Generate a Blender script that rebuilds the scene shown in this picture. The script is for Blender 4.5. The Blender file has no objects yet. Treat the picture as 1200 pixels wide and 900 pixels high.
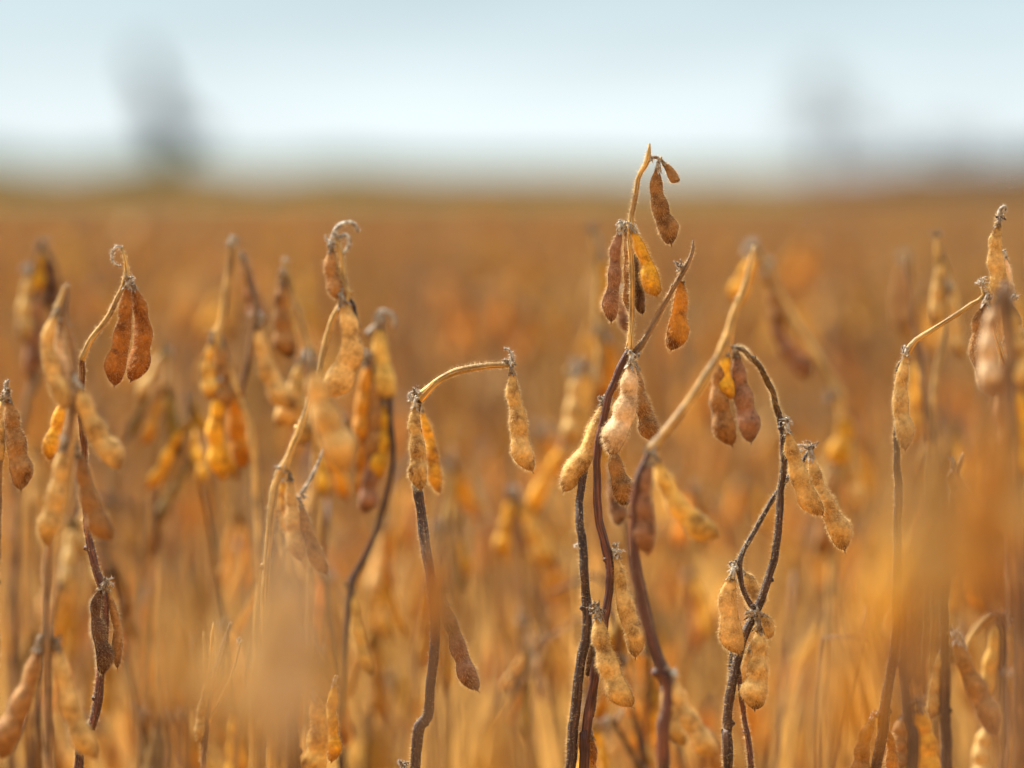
import bpy, math, random
import numpy as np
from mathutils import Vector, Matrix, Quaternion, noise

R = math.radians
rng = random.Random(7)
sc = bpy.context.scene
COL = sc.collection

# ------------------------------------------------------------------ camera
CAM_H = 0.88
LENS = 180.0
FPX = 1200 * LENS / 36.0
HORIZON_Y = 212.0
FOCUS = 2.5
PITCH = math.atan((450 - HORIZON_Y) / FPX)
cam_data = bpy.data.cameras.new('camera')
cam = bpy.data.objects.new('camera', cam_data)
COL.objects.link(cam)
cam.location = (0, 0, CAM_H)
cam.rotation_euler = (math.pi / 2 - PITCH, 0, 0)
cam_data.lens = LENS
cam_data.sensor_width = 36
cam_data.clip_start = 0.05
cam_data.clip_end = 20000
cam_data.dof.use_dof = True
cam_data.dof.focus_distance = FOCUS
cam_data.dof.aperture_fstop = 4.5
sc.camera = cam
FW = Vector((0, math.cos(PITCH), -math.sin(PITCH)))
UP = Vector((0, math.sin(PITCH), math.cos(PITCH)))
RT = Vector((1, 0, 0))


def P(px, py, d):
    return Vector((0, 0, CAM_H)) + d * (FW + RT * ((px - 600) / FPX) - UP * ((py - 450) / FPX))


# ------------------------------------------------------------------ render / colour
sc.view_settings.view_transform = 'Standard'
sc.view_settings.look = 'None'
sc.view_settings.exposure = 1.27
sc.view_settings.gamma = 1
sc.view_settings.use_curve_mapping = False
sc.render.engine = 'CYCLES'
sc.cycles.use_denoising = True
sc.cycles.max_bounces = 8
sc.cycles.diffuse_bounces = 4
sc.cycles.transmission_bounces = 4
sc.cycles.caustics_reflective = False
sc.cycles.caustics_refractive = False

# ------------------------------------------------------------------ world: bright overcast sky
SUN_EL, SUN_AZ = R(46), R(-52)     # high on the left, a little behind the plants
w = bpy.data.worlds.new('World')
sc.world = w
w.use_nodes = True
nt = w.node_tree
nt.nodes.clear()
N = nt.nodes.new
out = N('ShaderNodeOutputWorld')
sky = N('ShaderNodeTexSky')
sky.sky_type = 'NISHITA'
sky.sun_disc = False
sky.sun_elevation = SUN_EL
sky.sun_rotation = SUN_AZ
sky.dust_density = 4
bg1 = N('ShaderNodeBackground'); bg1.inputs[1].default_value = 0.06
nt.links.new(sky.outputs[0], bg1.inputs[0])
tc = N('ShaderNodeTexCoord')
sep = N('ShaderNodeSeparateXYZ')
nt.links.new(tc.outputs['Generated'], sep.inputs[0])
ramp = N('ShaderNodeValToRGB')
nt.links.new(sep.outputs[2], ramp.inputs[0])
e = ramp.color_ramp.elements
e[0].position = 0.0; e[0].color = (0.385, 0.425, 0.44, 1)
e[1].position = 1.0; e[1].color = (.58, .58, .57, 1)
a = e.new(0.012); a.color = (0.42, 0.47, 0.485, 1)
a = e.new(0.04); a.color = (0.265, 0.345, 0.375, 1)
a = e.new(0.20); a.color = (0.33, 0.38, 0.40, 1)
# soft, wide cloud streaks
mp = N('ShaderNodeMapping'); mp.inputs['Scale'].default_value = (7, 7, 34)
nt.links.new(tc.outputs['Generated'], mp.inputs[0])
nz = N('ShaderNodeTexNoise'); nz.inputs['Scale'].default_value = 1.7; nz.inputs['Detail'].default_value = 4
nt.links.new(mp.outputs[0], nz.inputs[0])
mr = N('ShaderNodeMapRange'); mr.inputs[1].default_value = 0.3; mr.inputs[2].default_value = 0.7
mr.inputs[3].default_value = 0.92; mr.inputs[4].default_value = 1.1
nt.links.new(nz.outputs[0], mr.inputs[0])
mul = N('ShaderNodeVectorMath'); mul.operation = 'SCALE'
nt.links.new(ramp.outputs[0], mul.inputs[0]); nt.links.new(mr.outputs[0], mul.inputs['Scale'])
bg2 = N('ShaderNodeBackground'); bg2.inputs[1].default_value = 0.95
nt.links.new(mul.outputs[0], bg2.inputs[0])
mix = N('ShaderNodeMixShader'); mix.inputs[0].default_value = 0.88
nt.links.new(bg1.outputs[0], mix.inputs[1]); nt.links.new(bg2.outputs[0], mix.inputs[2])
nt.links.new(mix.outputs[0], out.inputs[0])

sun_d = bpy.data.lights.new('sun', 'SUN')
sun_d.energy = 4.8
sun_d.angle = R(7)
sun_d.color = (1.0, 0.95, 0.86)
sun = bpy.data.objects.new('sun', sun_d)
COL.objects.link(sun)
sd = Vector((math.sin(SUN_AZ) * math.cos(SUN_EL), math.cos(SUN_AZ) * math.cos(SUN_EL), math.sin(SUN_EL)))
sun.rotation_euler = sd.to_track_quat('Z', 'Y').to_euler()
sun.location = (0, 0, 20)


# ------------------------------------------------------------------ materials
class Mat:
    def __init__(s, name):
        s.m = bpy.data.materials.new(name)
        s.m.use_nodes = True
        s.t = s.m.node_tree
        s.b = s.t.nodes['Principled BSDF']
        s.out = s.t.nodes['Material Output']

    def n(s, typ, **kw):
        nd = s.t.nodes.new(typ)
        for k, v in kw.items():
            if hasattr(nd, k):
                setattr(nd, k, v)
            else:
                nd.inputs[k].default_value = v
        return nd

    def l(s, a, b):
        s.t.links.new(a, b)

    def ramp(s, src, stops):
        r = s.n('ShaderNodeValToRGB')
        s.l(src, r.inputs[0])
        e = r.color_ramp.elements
        e[0].position, e[0].color = stops[0][0], (*stops[0][1], 1)
        e[1].position, e[1].color = stops[-1][0], (*stops[-1][1], 1)
        for p, c in stops[1:-1]:
            q = e.new(p); q.color = (*c, 1)
        return r.outputs[0]

    def noise(s, vec, scale, detail=3, rough=.5):
        nd = s.n('ShaderNodeTexNoise', Scale=scale, Detail=detail, Roughness=rough)
        s.l(vec, nd.inputs['Vector'])
        return nd.outputs[0]

    def mixc(s, mode, fac, a, b):
        nd = s.n('ShaderNodeMix', data_type='RGBA', blend_type=mode)
        for v, i in ((fac, 0), (a, 6), (b, 7)):
            if isinstance(v, (int, float)):
                nd.inputs[i].default_value = v
            elif isinstance(v, tuple):
                nd.inputs[i].default_value = (*v, 1)
            else:
                s.l(v, nd.inputs[i])
        return nd.outputs[2]

    def coords(s):
        tc = s.n('ShaderNodeTexCoord'); oi = s.n('ShaderNodeObjectInfo')
        cm = s.n('ShaderNodeMath', operation='MULTIPLY'); cm.inputs[1].default_value = 50
        s.l(oi.outputs['Random'], cm.inputs[0])
        ad = s.n('ShaderNodeVectorMath', operation='ADD')
        s.l(tc.outputs['Object'], ad.inputs[0]); s.l(cm.outputs[0], ad.inputs[1])
        return ad.outputs[0], oi, tc

    def bump(s, src, strength, dist):
        b = s.n('ShaderNodeBump', Strength=strength, Distance=dist)
        s.l(src, b.inputs['Height']); s.l(b.outputs[0], s.b.inputs['Normal'])


def pod_material(name, blot=1.0, translucent=0.22):
    M = Mat(name)
    v, oi, tc = M.coords()
    n1 = M.noise(v, 95, 5, .6)
    n2 = M.noise(v, 380, 4, .7)
    n3 = M.noise(v, 150, 3, .6)
    base = oi.outputs['Color']
    c = M.mixc('MULTIPLY', 1.0, base, M.ramp(n1, [(.31, (.38, .27, .19)), (.45, (.86, .81, .76)), (.58, (1.15, 1.14, 1.12)), (.72, (1.4, 1.42, 1.5))]))
    c = M.mixc('MULTIPLY', 1.0, c, M.ramp(n2, [(.32, (.82, .77, .72)), (.55, (1, 1, 1)), (.72, (1.18, 1.18, 1.2))]))
    # dark weathered blotches
    bl = M.ramp(n3, [(.60, (0, 0, 0)), (.70, (.7 * blot,) * 3)])
    c = M.mixc('MIX', bl, c, M.mixc('MULTIPLY', 1.0, base, (.30, .22, .22)))
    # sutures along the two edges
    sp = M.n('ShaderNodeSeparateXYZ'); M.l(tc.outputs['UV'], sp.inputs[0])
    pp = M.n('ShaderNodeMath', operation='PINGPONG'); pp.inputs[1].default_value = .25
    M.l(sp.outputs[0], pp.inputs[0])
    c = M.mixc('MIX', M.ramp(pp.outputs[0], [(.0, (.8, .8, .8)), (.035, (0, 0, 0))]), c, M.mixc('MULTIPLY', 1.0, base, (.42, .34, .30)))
    # colour darker towards the tip and base
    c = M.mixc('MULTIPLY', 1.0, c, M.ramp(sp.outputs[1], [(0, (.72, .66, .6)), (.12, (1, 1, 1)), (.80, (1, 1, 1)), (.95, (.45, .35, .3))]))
    M.l(c, M.b.inputs['Base Color'])
    M.b.inputs['Roughness'].default_value = .72
    M.b.inputs['Specular IOR Level'].default_value = .25
    M.b.inputs['Sheen Weight'].default_value = .15
    M.b.inputs['Sheen Roughness'].default_value = .5
    M.b.inputs['Sheen Tint'].default_value = (1, .86, .62, 1)
    ad = M.n('ShaderNodeMath', operation='ADD')
    m2 = M.n('ShaderNodeMath', operation='MULTIPLY'); m2.inputs[1].default_value = .5
    M.l(n2, m2.inputs[0]); M.l(n1, ad.inputs[0]); M.l(m2.outputs[0], ad.inputs[1])
    M.bump(ad.outputs[0], .55, .0008)
    tr = M.n('ShaderNodeBsdfTranslucent')
    M.l(M.mixc('MULTIPLY', 1.0, c, (1.25, .92, .55)), tr.inputs[0])
    mx = M.n('ShaderNodeMixShader'); mx.inputs[0].default_value = translucent
    M.l(M.b.outputs[0], mx.inputs[1]); M.l(tr.outputs[0], mx.inputs[2]); M.l(mx.outputs[0], M.out.inputs[0])
    return M.m


def stem_material():
    M = Mat('dry_stem')
    v, oi, tc = M.coords()
    mp = M.n('ShaderNodeMapping'); mp.inputs['Scale'].default_value = (16, 55, 1)
    M.l(tc.outputs['UV'], mp.inputs[0])
    ad = M.n('ShaderNodeVectorMath', operation='ADD'); M.l(mp.outputs[0], ad.inputs[0])
    M.l(oi.outputs['Random'], ad.inputs[1])
    n1 = M.noise(ad.outputs[0], 1.0, 4, .65)
    n2 = M.noise(v, 45, 3, .6)
    n3 = M.noise(v, 600, 2, .6)
    base = oi.outputs['Color']
    c = M.mixc('MULTIPLY', 1.0, base, M.ramp(n1, [(.33, (.35, .3, .3)), (.5, (1, 1, 1)), (.68, (2.6, 2.3, 1.9))]))
    c = M.mixc('MULTIPLY', 1.0, c, M.ramp(n2, [(.3, (.5, .42, .4)), (.55, (1, 1, 1)), (.75, (1.5, 1.3, 1.0))]))
    M.l(c, M.b.inputs['Base Color'])
    M.b.inputs['Roughness'].default_value = .6
    M.b.inputs['Specular IOR Level'].default_value = .35
    hh = M.n('ShaderNodeMath', operation='ADD'); M.l(n1, hh.inputs[0]); M.l(n3, hh.inputs[1])
    M.bump(hh.outputs[0], .7, .0008)
    return M.m


def simple_noise_material(name, lo, hi, scale, rough=.85, translucent=0, transl_col=(1, 1, 1), bump=.0004, tint=False):
    M = Mat(name)
    v, oi, tc = M.coords()
    c = M.ramp(M.noise(v, scale, 4, .65), [(.35, lo), (.65, hi)])
    if tint:
        c = M.mixc('MULTIPLY', 1.0, c, oi.outputs['Color'])
    M.l(c, M.b.inputs['Base Color'])
    M.b.inputs['Roughness'].default_value = rough
    M.b.inputs['Specular IOR Level'].default_value = .2
    if bump:
        M.bump(M.noise(v, scale * 1.7, 3), .8, bump)
    if translucent:
        tr = M.n('ShaderNodeBsdfTranslucent')
        M.l(M.mixc('MULTIPLY', 1.0, c, transl_col), tr.inputs[0])
        mx = M.n('ShaderNodeMixShader'); mx.inputs[0].default_value = translucent
        M.l(M.b.outputs[0], mx.inputs[1]); M.l(tr.outputs[0], mx.inputs[2]); M.l(mx.outputs[0], M.out.inputs[0])
    return M.m


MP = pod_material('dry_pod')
MS = stem_material()
MC = simple_noise_material('dry_calyx', (.13, .085, .05), (.70, .63, .52), 520, translucent=.2, tint=True)
MH = simple_noise_material('pod_hair', (.8, .8, .8), (1, 1, 1), 30, rough=.5, translucent=.6, bump=0, tint=True)

# ------------------------------------------------------------------ mesh helpers


def make_mesh(name, verts, faces, mats, uvs=None, mi=None, smooth=True):
    me = bpy.data.meshes.new(name)
    me.from_pydata([tuple(v) for v in verts], [], faces)
    for m in mats:
        me.materials.append(m)
    if mi is not None:
        me.polygons.foreach_set('material_index', mi)
    if smooth:
        me.polygons.foreach_set('use_smooth', [True] * len(me.polygons))
    if uvs is not None:
        ul = me.uv_layers.new(name='UVMap')
        buf = []
        for f in uvs:
            for u in f:
                buf += u
        ul.data.foreach_set('uv', buf)
    me.update()
    return me


def link(name, me, parent=None, loc=(0, 0, 0), color=None):
    o = bpy.data.objects.new(name, me)
    COL.objects.link(o)
    o.location = loc
    if parent:
        o.parent = parent
    if color:
        o.color = (*color, 1)
    return o


def catmull(pts, n, vals=None):
    """resample a polyline of Vectors (and per-point floats) to n points by arc length"""
    if len(pts) == 2:
        pts = [pts[0], pts[0].lerp(pts[1], .5), pts[1]]
        if vals:
            vals = [vals[0], (vals[0] + vals[1]) / 2, vals[1]]
    q = [pts[0] * 2 - pts[1]] + list(pts) + [pts[-1] * 2 - pts[-2]]
    dense, dv = [], []
    for i in range(1, len(q) - 2):
        p0, p1, p2, p3 = q[i - 1:i + 3]
        for k in range(12):
            t = k / 12
            dense.append(.5 * ((2 * p1) + (p2 - p0) * t + (2 * p0 - 5 * p1 + 4 * p2 - p3) * t * t + (3 * p1 - p0 - 3 * p2 + p3) * t ** 3))
            if vals:
                dv.append(vals[i - 1] * (1 - t) + vals[i] * t)
    dense.append(q[-2])
    if vals:
        dv.append(vals[-1])
    L = [0]
    for a, b in zip(dense, dense[1:]):
        L.append(L[-1] + (b - a).length)
    res, rv, j = [], [], 0
    for k in range(n):
        s = L[-1] * k / (n - 1)
        while j < len(L) - 2 and L[j + 1] < s:
            j += 1
        t = (s - L[j]) / max(1e-9, L[j + 1] - L[j])
        res.append(dense[j].lerp(dense[j + 1], t))
        if vals:
            rv.append(dv[j] * (1 - t) + dv[j + 1] * t)
    return res, rv, L[-1]


def tangents(pts):
    T = []
    for i in range(len(pts)):
        a = pts[max(0, i - 1)]; b = pts[min(len(pts) - 1, i + 1)]
        T.append((b - a).normalized())
    return T


class Geo:
    def __init__(s):
        s.v, s.f, s.uv, s.mi = [], [], [], []

    def tube(s, pts, radii, seg=8, mi=0, ridge=0.0, cap=True, rough=0.0, seed=0):
        base = len(s.v)
        T = tangents(pts)
        up = Vector((0, 1, 0)) if abs(T[0].y) < .9 else Vector((1, 0, 0))
        S = T[0].cross(up).normalized()
        L = 0
        n = len(pts)
        vs = []
        for i in range(n):
            if i:
                L += (pts[i] - pts[i - 1]).length
                S = (S - T[i] * S.dot(T[i])).normalized()
            D = T[i].cross(S)
            vs.append(L)
            for k in range(seg):
                a = 2 * math.pi * k / seg
                r = radii[i] * (1 + ridge * math.cos(5 * a + L * 8) + (rough * noise.noise(Vector((math.cos(a) * 1.2 + seed, math.sin(a) * 1.2, L * 160))) if rough else 0))
                s.v.append(pts[i] + S * (r * math.cos(a)) + D * (r * math.sin(a)))
        for i in range(n - 1):
            for k in range(seg):
                k2 = (k + 1) % seg
                s.f.append((base + i * seg + k, base + i * seg + k2, base + (i + 1) * seg + k2, base + (i + 1) * seg + k))
                u0, u1 = k / seg, (k + 1) / seg
                s.uv.append(((u0, vs[i]), (u1, vs[i]), (u1, vs[i + 1]), (u0, vs[i + 1])))
                s.mi.append(mi)
        if cap:
            for ring in (0, n - 1):
                idx = [base + ring * seg + k for k in range(seg)]
                if ring == 0:
                    idx.reverse()
                s.f.append(tuple(idx)); s.uv.append(((0, 0),) * seg); s.mi.append(mi)

    def pod(s, pts, W, seeds=3, roll=0.0, rings=40, seg=20, seed=0, wr=1.0, view=Vector((0, 1, 0)), mi=0, fat=1.0, flip=1):
        base = len(s.v)
        C, _, L = catmull(pts, rings)
        T = tangents(C)
        rows = []
        off = rng.uniform(0, 100) if seed is None else seed
        for i in range(rings):
            t = i / (rings - 1)
            body = min(1.0, t / .9)
            lob = 0.0
            for q in range(seeds):
                c = (q + .68) / (seeds + .20)
                lob = max(lob, math.exp(-((body - c) * seeds * 2.4) ** 2))
            e1 = min(1, t / .26); e2 = min(1, max(0, (t - .12) / .66))
            env = .16 + .50 * (1 - (1 - e1) ** 2) + .36 * e2 * e2 * (3 - 2 * e2)
            tail = 1.0
            if t > .81:
                tail = max(0.085, (max(0, 1 - min(1, (t - .81) / .148) ** 2.3)) ** .56)
            if t > .96:
                tail = .085 * (1 - (t - .96) / .04) + .012
            hw = W * .44 * env * tail
            ht = W * .5 * (.25 + .50 * lob * fat) * env * tail
            tipshift = max(0, (t - .80) / .2) ** 1.6 * W * .22
            S0 = T[i].cross(view)
            if S0.length < 1e-3:
                S0 = T[i].cross(Vector((1, 0, 0)))
            S0.normalize()
            D0 = S0.cross(T[i])
            ra = roll + .35 * math.sin(t * 3 + off)
            S = S0 * math.cos(ra) + D0 * math.sin(ra)
            D = D0 * math.cos(ra) - S0 * math.sin(ra)
            cc = C[i] - S * (flip * tipshift)
            for k in range(seg):
                a = 2 * math.pi * k / seg
                ca, sa = math.cos(a), math.sin(a)
                x = hw * ca * (1 + .09 * (abs(ca) ** 30)) * ((.66 + .40 * lob) if ca * flip > 0 else (.84 + .14 * lob))
                y = ht * sa * (abs(sa) ** .28)
                p = cc + S * x + D * y
                if wr:
                    q = Vector((p.x * 240 + off, p.y * 240, p.z * 240))
                    d = noise.noise(q) * .00055 + noise.noise(q * 2.6) * .00028
                    nrm = (S * (ca * .5) + D * sa)
                    p = p + nrm * d * wr * env * tail
                s.v.append(p)
        for i in range(rings - 1):
            for k in range(seg):
                k2 = (k + 1) % seg
                s.f.append((base + i * seg + k, base + i * seg + k2, base + (i + 1) * seg + k2, base + (i + 1) * seg + k))
                u0, u1 = k / seg, (k + 1) / seg
                v0, v1 = i / (rings - 1), (i + 1) / (rings - 1)
                s.uv.append(((u0, v0), (u1, v0), (u1, v1), (u0, v1)))
                s.mi.append(mi)
        return C, T, L

    def sepal(s, o, d, side, L, W, curl, mi=0):
        """small curled lance-shaped flap"""
        base = len(s.v)
        n = 5
        nrm = d.cross(side).normalized()
        for i in range(n):
            t = i / (n - 1)
            c = o + d * (L * t) + nrm * (curl * L * t * t)
            hw = W * .5 * (math.sin(math.pi * min(1, .22 + t * .78)) + .05)
            s.v += [c - side * hw, c + nrm * hw * .5, c + side * hw]
        for i in range(n - 1):
            for k in (0, 1):
                a = base + i * 3 + k
                s.f.append((a, a + 1, a + 4, a + 3)); s.uv.append(((0, 0), (1, 0), (1, 1), (0, 1))); s.mi.append(mi)

    def hairs(s, v, f, count, length, width, bias, r, mi=0, maxlen=None):
        """thin tapering hairs scattered over the faces f of vertices v"""
        areas = []
        vol = 0
        for q in f[::5]:
            vol += (v[q[0]] - v[0]).dot((v[q[1]] - v[0]).cross(v[q[2]] - v[0]))
        sgn = 1 if vol > 0 else -1
        for q in f:
            if len(q) > 4:
                areas.append(0); continue
            a = (v[q[2]] - v[q[0]]).cross(v[q[3 if len(q) > 3 else 1]] - v[q[1]])
            areas.append(a.length)
        picks = r.choices(range(len(f)), weights=areas, k=count)
        for j in picks:
            q = f[j]
            a, b = r.random(), r.random()
            p = v[q[0]].lerp(v[q[1]], a).lerp(v[q[-1]].lerp(v[q[2]], a), b)
            nrm = (v[q[1]] - v[q[0]]).cross(v[q[-1]] - v[q[0]])
            if nrm.length < 1e-14:
                continue
            nrm = nrm.normalized() * sgn
            rd = Vector((r.gauss(0, 1), r.gauss(0, 1), r.gauss(0, 1))) * .22
            d = (nrm + bias * .3 + rd).normalized()
            ln = length * r.uniform(.5, 1.25)
            sd = d.cross(Vector((r.gauss(0, 1), r.gauss(0, 1), r.gauss(0, 1)))).normalized() * width * .5
            mid = p + d * ln * .5 + bias * ln * .06
            tip = p + d * ln + bias * ln * .16
            k = len(s.v)
            s.v += [p - sd, p + sd, mid + sd * .6, mid - sd * .6, tip]
            s.f += [(k, k + 1, k + 2, k + 3), (k + 3, k + 2, k + 4)]
            s.uv += [((0, 0),) * 4, ((0, 0),) * 3]
            s.mi += [mi, mi]

    def mesh(s, name, mats, origin=None):
        vv = s.v if origin is None else [p - origin for p in s.v]
        return make_mesh(name, vv, s.f, mats, s.uv, s.mi)


def outward_fix(me):
    import bmesh
    bm = bmesh.new(); bm.from_mesh(me)
    bmesh.ops.recalc_face_normals(bm, faces=bm.faces[:])
    bm.to_mesh(me); bm.free()


# ------------------------------------------------------------------ palettes
PODC = {
    'tan': (.64, .43, .145), 'gold': (.74, .40, .025), 'org': (.54, .235, .018), 'brn': (.36, .18, .055), 'amb': (.36, .13, .015),
    'drk': (.13, .06, .03), 'pale': (.66, .50, .30), 'prp': (.30, .15, .08), 'yel': (.74, .48, .11),
}
STEMC = {'dark': (.055, .03, .022), 'mid': (.22, .13, .06), 'light': (.46, .30, .10), 'red': (.10, .04, .026)}


def tag(o, label, cat, group=None):
    o['label'] = label
    o['category'] = cat
    if group:
        o['group'] = group


def structure(o):
    o['kind'] = 'structure'


# ------------------------------------------------------------------ traced plants in and near the plane of focus
def calyx_geo(g, o, T, W, r, hairy):
    """stalk and five dried sepals gripping the base of a pod; o = pod base, T = pod direction"""
    a = T.cross(Vector((.3, 1, .2))).normalized(); b = T.cross(a)
    st = o - T * (W * .28)
    g.tube([st, o - T * W * .1, o + T * W * .14], [W * .085, W * .11, W * .16], 7, 0, rough=.4, seed=r.random() * 9)
    for k in range(6):
        an = 2 * math.pi * k / 6 + r.uniform(-.3, .3)
        side = a * math.cos(an) + b * math.sin(an)
        d = (T + side * r.uniform(.15, .7)).normalized()
        s2 = d.cross(side).normalized()
        g.sepal(o + side * W * .09 - T * W * .02, d, s2, W * r.uniform(.26, .42), W * .17, r.uniform(-.3, .3), 0)
    for k in range(2):
        an = r.uniform(0, 6.28)
        side = a * math.cos(an) + b * math.sin(an)
        p = [st + side * W * .05]
        for q in range(4):
            p.append(p[-1] + (side * (.5 - q * .35) - T * (.35 - q * .25)) * W * .14 + Vector((r.gauss(0, 1), r.gauss(0, 1), r.gauss(0, 1))) * W * .03)
        g.tube(p, [W * .05, W * .06, W * .055, W * .045, W * .02], 5, 0)


def tuft_geo(g, o, size, r):
    """knobbly cluster of dried bracts at a node"""
    size *= .8
    for k in range(9):
        d = Vector((r.gauss(0, 1), r.gauss(0, .7), r.gauss(.15, .8))).normalized()
        p = [o + d * size * .12]
        ax = Vector((r.gauss(0, 1), r.gauss(0, 1), r.gauss(0, 1))).normalized()
        for q in range(4):
            d = Quaternion(ax, R(r.uniform(25, 70))) @ d
            p.append(p[-1] + d * size * .22)
        w = size * r.uniform(.045, .10)
        g.tube(p, [w, w * 1.3, w * 1.1, w * .9, w * .4], 5, 0, rough=.5, seed=r.random() * 50)
    for k in range(3):
        d = Vector((r.gauss(0, 1), r.gauss(0, 1), r.gauss(-.6, .8))).normalized()
        sd = d.cross(Vector((r.gauss(0, 1), r.gauss(0, 1), 1))).normalized()
        g.sepal(o, d, sd, size * r.uniform(.4, .75), size * .2, r.uniform(-1, 1), 0)


def traced_plant(label, depth, stems, pods=(), tufts=(), curls=(), hair=1.0, seed=1, ground=True):
    r = random.Random(seed)
    px = depth / FPX
    first = stems[0]
    fp = first[0]
    lastd = depth + (fp[-1][2] if len(fp[-1]) > 2 else 0)
    bp = P(fp[-1][0], fp[-1][1], lastd)
    root_pos = Vector((bp.x + r.uniform(-.02, .02), bp.y + r.uniform(-.02, .03), 0))
    root = bpy.data.objects.new('soybean_plant', None)
    root.empty_display_size = .05
    COL.objects.link(root)
    root.location = root_pos
    tag(root, label, 'soybean plant')
    for si, (pts, wa, wb, col) in enumerate(stems):
        p3 = [P(q[0], q[1], depth + (q[2] if len(q) > 2 else 0)) for q in pts]
        ws = [(wa + (wb - wa) * i / (len(pts) - 1)) * px * .46 for i in range(len(pts))]
        if si == 0 and ground:
            e1 = p3[-1]
            p3 += [e1.lerp(root_pos, .35) + Vector((r.uniform(-.01, .01), 0, 0)), e1.lerp(root_pos, .7), root_pos + Vector((0, 0, -.01))]
            ws += [ws[-1] * 1.05, ws[-1] * 1.25, ws[-1] * 1.5]
        C0, rv, L = catmull(p3, max(10, int(sum((a - b).length for a, b in zip(p3, p3[1:])) / .0035)), ws)
        so = r.random() * 90
        for q in range(1, len(C0)):
            kk = Vector((noise.noise(Vector((q * .16, so, 0))), noise.noise(Vector((q * .16, so, 9))), 0)) * .0012 + Vector((noise.noise(Vector((q * .5, so, 3))), 0, 0)) * .0004
            C0[q] = C0[q] + kk * min(1, q / 4)
            rv[q] *= 1 + .13 * noise.noise(Vector((q * .3, so, 5)))
        for (tx, ty, ts, *tdd) in tufts:
            tcn = P(tx, ty, depth + (tdd[0] if tdd else 0))
            for q in range(len(C0)):
                dq = (C0[q] - tcn).length / (12 * px)
                if dq < 2:
                    rv[q] *= 1 + .38 * math.exp(-dq * dq * 1.6)
        for q, kq in enumerate((.45, .75, .92)):
            rv[q] *= kq
        g = Geo()
        g.tube(C0, rv, 12, 0, ridge=.07, rough=.16, seed=r.random() * 50)
        for q in range(6 + r.randint(0, 4), len(C0) - 4, 21):
            tt = (C0[q + 1] - C0[q - 1]).normalized()
            an = r.choice((0, math.pi)) + r.uniform(-.7, .7)
            dd_ = (Vector((math.cos(an), math.sin(an), 0)) - tt * r.uniform(.1, .7)).normalized()
            ln = rv[q] * r.uniform(1.15, 1.8)
            g.tube([C0[q], C0[q] + dd_ * ln * .6, C0[q] + dd_ * ln], [rv[q] * .8, rv[q] * .62, rv[q] * .5], 7, 0, rough=.4, seed=q)
        o = link('stem' if si == 0 else 'branch', g.mesh('stem', [MS], root_pos), root, (0, 0, 0), STEMC[col])
        if hair > 0:
            # hairs only along the part that the light catches above the lower third
            nv = len(C0)
            vis = [i for i in range(nv) if C0[i].z > .55]
            if vis:
                a, b = min(vis), max(vis)
                f = [q for q in g.f[:(nv - 1) * 12] if a * 12 <= q[0] < b * 12]
                L2 = sum((C0[i + 1] - C0[i]).length for i in range(a, b))
                h = Geo()
                if f:
                    h.hairs(g.v, f, int(L2 * 17000 * hair), .0019, .00008, Vector((0, 0, .1)), r)
                    ho = link('fuzz', h.mesh('fuzz', [MH], root_pos), o, (0, 0, 0), (.95, .72, .38))
                    ho['kind'] = 'stuff'
    for pi, pd in enumerate(pods):
        pts, W, ns, col = pd[:4]
        dd = pd[4] if len(pd) > 4 else 0
        roll = pd[5] if len(pd) > 5 else r.uniform(-.5, .5)
        extra = pd[6] if len(pd) > 6 else ''
        p3 = [P(q[0], q[1], depth + dd + (q[2] if len(q) > 2 else 0)) for q in pts]
        # extend a little for the beak
        dv = (p3[-1] - p3[-2]).normalized()
        p3.append(p3[-1] + dv * 5 * px)
        g = Geo()
        Wm = W * px
        near = abs(depth + dd - FOCUS) < .16
        C, T, L = g.pod(p3, Wm, ns, roll, 56 if near else 30, 24 if near else 14, seed=r.random() * 90, wr=1.0,
                        fat=.45 if 'flat' in extra else 1.0, flip=r.choice((-1, 1)))
        bc = PODC[col]
        k = r.uniform(.88, 1.12)
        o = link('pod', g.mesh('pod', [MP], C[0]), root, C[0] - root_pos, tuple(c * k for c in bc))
        if 'label:' in extra:
            o['label'] = extra.split('label:')[1]
        cg = Geo()
        calyx_geo(cg, C[0], T[0], max(Wm, .008), r, hair)
        ck = r.choice((.45, .7, 1.0))
        co = link('calyx', cg.mesh('calyx', [MC], C[0]), o, (0, 0, 0), (ck ** .8, ck, ck ** 1.2))
        if hair > 0:
            h = Geo()
            h.hairs(g.v, g.f, int(L * Wm * 4.8e6 * hair), .0021, .000085, T[len(T) // 2], r)
            h.hairs(cg.v, cg.f, int(90 * hair), .0016, .00012, T[0], r)
            ho = link('fuzz', h.mesh('fuzz', [MH], C[0]), o, (0, 0, 0), tuple(min(.98, x * .55 + y) for x, y in zip(bc, (.56, .44, .24))))
            ho['kind'] = 'stuff'
    for (x, y, s, *dd) in tufts:
        c = P(x, y, depth + (dd[0] if dd else 0))
        g = Geo()
        tuft_geo(g, c, s * px, r)
        nvg = list(g.v); nf = list(g.f)
        ck = r.choice((.4, .65, 1.0))
        o = link('bract_cluster', g.mesh('bracts', [MC], c), root, c - root_pos, (ck ** .8, ck, ck ** 1.2))
        if hair > 0:
            h = Geo()
            h.hairs(nvg, nf, int(160 * hair), .0016, .00012, Vector((0, 0, 0)), r)
            ho = link('fuzz', h.mesh('fuzz', [MH], c), o, (0, 0, 0), (.9, .84, .74))
            ho['kind'] = 'stuff'
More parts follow.
